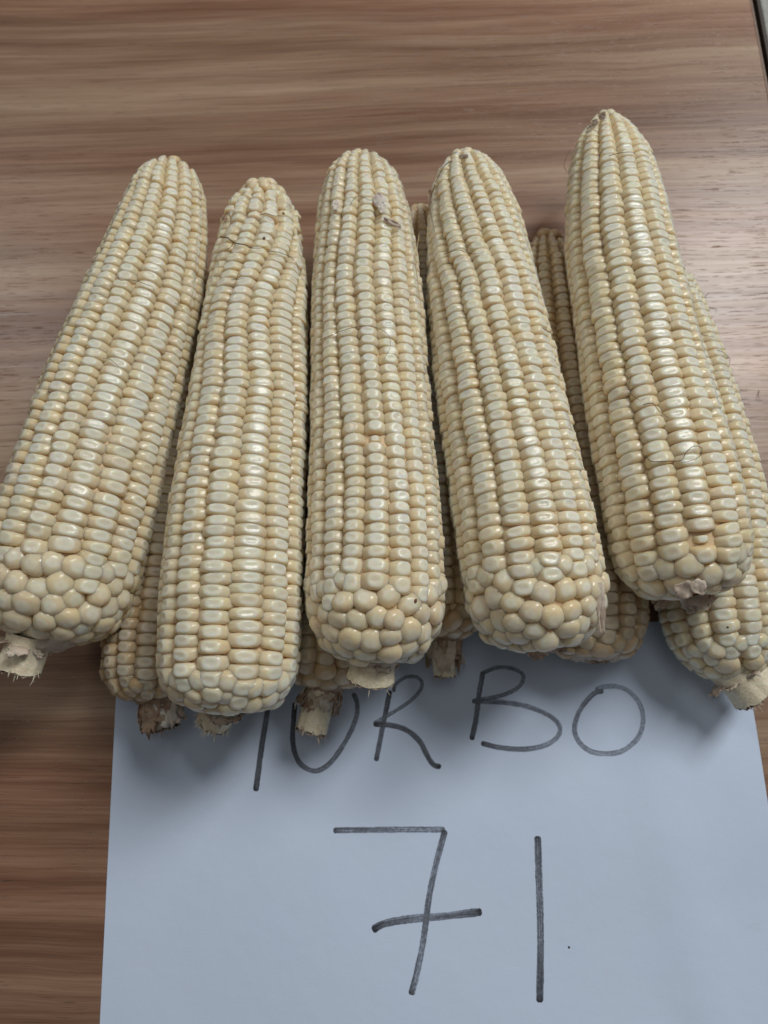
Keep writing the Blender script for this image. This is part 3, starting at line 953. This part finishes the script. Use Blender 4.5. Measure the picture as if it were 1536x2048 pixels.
J_.stalk((1512, 1384), .024, .0100, .0106, frayed=90, flakes=8, flake_len=.010)

# ------------------------------------------------------------------ small things on the cobs
A_.strand([(232, 548), (240, 560), (262, 560), (285, 566), (305, 573), (308, 582)])
A_.strand([(350, 606), (362, 612), (366, 622)], .00013)
A_.strand([(395, 470), (392, 540), (380, 620), (372, 690), (376, 720)], .00012, 'silk_pale')
A_.strand([(206, 716), (222, 720), (238, 734)], .00011)
A_.strand([(78, 1340, .046), (100, 1332, .044), (122, 1326, .045)], .00014, 'silk_pale')
A_.strand([(18, 1338, .044), (24, 1350, .042), (48, 1350, .043), (46, 1338, .045)], .00015, 'silk_pale')
B_.strand([(440, 474), (455, 476), (470, 486), (492, 490), (505, 496), (528, 496)], .00030)
B_.strand([(468, 484), (462, 494), (450, 500)], .00020)
B_.strand([(540, 502), (560, 505), (578, 512), (592, 525), (598, 545), (606, 560)], .00017)
B_.strand([(520, 430), (536, 428), (552, 432), (560, 430)], .00018)
B_.strand([(445, 440), (455, 425), (462, 440), (458, 455)], .0002)
B_.strand([(455, 455), (440, 490), (438, 530), (428, 590)], .00014, 'silk_pale')
B_.strand([(462, 560), (480, 558), (490, 555)], .00013)
B_.strand([(605, 1240, .06), (598, 1255, .055), (612, 1262, .052), (606, 1244, .052), (616, 1258, .05)], .0002, 'silk_pale')
C_.strand([(640, 680), (690, 660), (735, 652), (775, 668), (780, 695), (765, 722)], .00013)
C_.strand([(838, 470), (832, 520), (836, 570), (842, 610)], .00022, 'silk_pale')
C_.strand([(700, 410), (716, 392), (742, 402)], .00014)
D_.strand([(888, 508), (915, 500), (950, 508), (968, 504)], .00015)
D_.strand([(870, 370), (860, 400), (862, 430), (870, 462)], .00022)
D_.strand([(905, 322), (890, 330), (878, 350), (868, 372)], .0002)
D_.strand([(1084, 655), (1100, 664), (1108, 650)], .00016)
D_.strand([(1164, 1302, .012), (1178, 1320, .010), (1190, 1323, .010), (1201, 1317, .011)], .00020)
E_.strand([(1218, 312), (1240, 306), (1262, 304), (1276, 312)], .00017)
E_.strand([(1286, 810), (1305, 806), (1318, 822), (1338, 836)], .00018)
E_.strand([(1262, 752), (1258, 780), (1278, 800), (1290, 795)], .00014)
E_.strand([(1292, 910), (1300, 922), (1330, 922), (1362, 920), (1372, 905), (1388, 892), (1404, 896), (1400, 912), (1380, 922), (1362, 924)], .00018)
E_.strand([(1134, 345), (1128, 330), (1132, 318), (1140, 300)], .00013)
J_.strand([(1400, 668), (1415, 672), (1430, 676)], .00014)
J_.strand([(1432, 700), (1446, 705), (1460, 718), (1456, 735)], .00013, 'silk', .004)
J_.strand([(1448, 1355, .02), (1446, 1370, .016), (1440, 1382, .014)], .00025, 'silk')
tube_hair = tube('hair', [at(1415, 575, .0006), at(1408, 590, .0014), at(1418, 600, .0006)], .00012, 'silk', None, .0001)
tube_hair['label'] = 'tiny curled brown thread on the bare table right of the tallest cob'; tube_hair['category'] = 'thread'
def drop_thread(pix, label, r_=.00014):
    o = tube('loose_thread', [at(x, y, z) for x, y, z in pix], r_, 'silk', None, .0001)
    o['label'] = label; o['category'] = 'thread'
drop_thread([(1518, 780, .0004), (1517, 795, .0012), (1524, 802, .0006)], 'short dark thread on the table near the right edge of the photo')
bpy.data.objects.remove(tube_hair)
drop_thread([(1418, 585, .0006), (1408, 597, .0014), (1412, 612, .0008), (1432, 617, .0005), (1433, 625, .0005)], 'curled brown thread on the bare table right of the tallest cob', .00013)

def speck(name, p, n, size, mat, parent, sx=1.0):
    n = n.normalized(); a = n.cross(Vector((0.3, 1, 0.1))).normalized(); b = n.cross(a)
    base = parent.location
    V = [p + n * size * 0.35 - base]; F = []
    for k in range(12):
        an = 2 * math.pi * k / 12
        q = size * (1 + 0.3 * noise.noise(Vector((math.cos(an) * 1.5, math.sin(an) * 1.5, p.x * 500))))
        V.append(p + a * math.cos(an) * q * sx + b * math.sin(an) * q - n * size * .2 - base)
    F = [(0, 1 + k, 1 + (k + 1) % 12) for k in range(12)]
    return link(name, new_mesh(name, V, F, M[mat]), parent)

up = Vector((0, 0, 1))
p = C_.hit(831, 1202, .0006)
speck('brown_spot', p, (C0 - p), .0009, 'brown', C_.root, .7)
p = J_.hit(1455, 1254, .0006); speck('dark_speck', p, (C0 - p), .0005, 'speck', J_.root)
p = B_.hit(528, 477, .0006); speck('brown_spot', p, (C0 - p), .0008, 'brown', B_.root, .8)
p = B_.hit(567, 427, .0006); speck('brown_spot', p, (C0 - p), .0005, 'brown', B_.root, 1.3)
p = at(1137, 1893); p.z = paper_z(p) + .0002
speck('dark_speck', p, up, .0005, 'speck', paper)

def scrap(cob, x, y, direction, w, l, mat, lift=.0012, name='husk_remnant', curl=.4):
    """a torn scrap lying on the cob at pixel x, y; direction in pixels"""
    p = cob.hit(x, y, lift); q = cob.hit(x + direction[0], y + direction[1], lift)
    d = (q - p).normalized(); n = (C0 - p).normalized(); sd = d.cross(n).normalized()
    sx = random.uniform(0, 40)
    V, F = [], []
    nu_, nv_ = 7, 9
    for j in range(nv_ + 1):
        v = j / nv_
        for i in range(nu_ + 1):
            u = i / nu_ - .5
            ww = w * (0.55 + 0.45 * math.sin(math.pi * min(1, v * 1.1))) * (1 + .4 * noise.noise(Vector((v * 5, sx, 0))))
            t = v * l + l * .12 * noise.noise(Vector((u * 5, sx, 3)))
            pp = p + d * t + sd * (u * ww) + n * (0.0010 * noise.noise(Vector((u * 3, v * 5, sx))) + curl * w * (u * u * 1.2) * math.sin(v * 5 + sx) + .0002)
            V.append(pp - cob.root.location)
    for j in range(nv_):
        for i in range(nu_):
            a = j * (nu_ + 1) + i
            F.append((a, a + 1, a + nu_ + 2, a + nu_ + 1))
    o = link(name, new_mesh(name, V, F, M[mat]), cob.root)
    so = o.modifiers.new('thickness', 'SOLIDIFY'); so.thickness = .00025; so.offset = 0
    return o
# white fluff and torn brown bit near the tip of the middle cob
scrap(C_, 752, 388, (14, 30), .0050, .0075, 'chaff', .0022, 'chaff_fluff')
scrap(C_, 762, 404, (4, 24), .0035, .0060, 'chaff', .0028, 'chaff_fluff')
scrap(C_, 672, 400, (-2, 26), .0030, .0055, 'chaff', .0014, 'chaff_fluff')
scrap(C_, 768, 438, (30, 14), .0026, .0085, 'husk', .0020, 'torn_kernel_skin', .5)
scrap(D_, 1199, 1165, (5, 90), .0032, .0200, 'husk', .0012, 'husk_strip', .5)
scrap(E_, 1362, 1166, (10, 24), .0085, .0065, 'husk', .0006, 'husk_membrane', .3)
scrap(E_, 1388, 1160, (14, 20), .0060, .0065, 'husk', .0006, 'husk_membrane', .3)
scrap(D_, 858, 380, (4, 50), .0024, .0120, 'husk_dark', .0006, 'silk_tuft', .5)
scrap(E_, 1196, 240, (-12, 10), .0030, .0045, 'husk', .0010, 'dry_tip', .12)
scrap(E_, 1212, 228, (-8, 4), .0030, .0035, 'husk', .0010, 'dry_tip', .12)
scrap(D_, 936, 312, (-16, 2), .0022, .0045, 'husk', .0006, 'dry_tip', .12)
scrap(B_, 448, 430, (6, 30), .0026, .0060, 'husk_dark', .0008, 'dry_tip', .5)
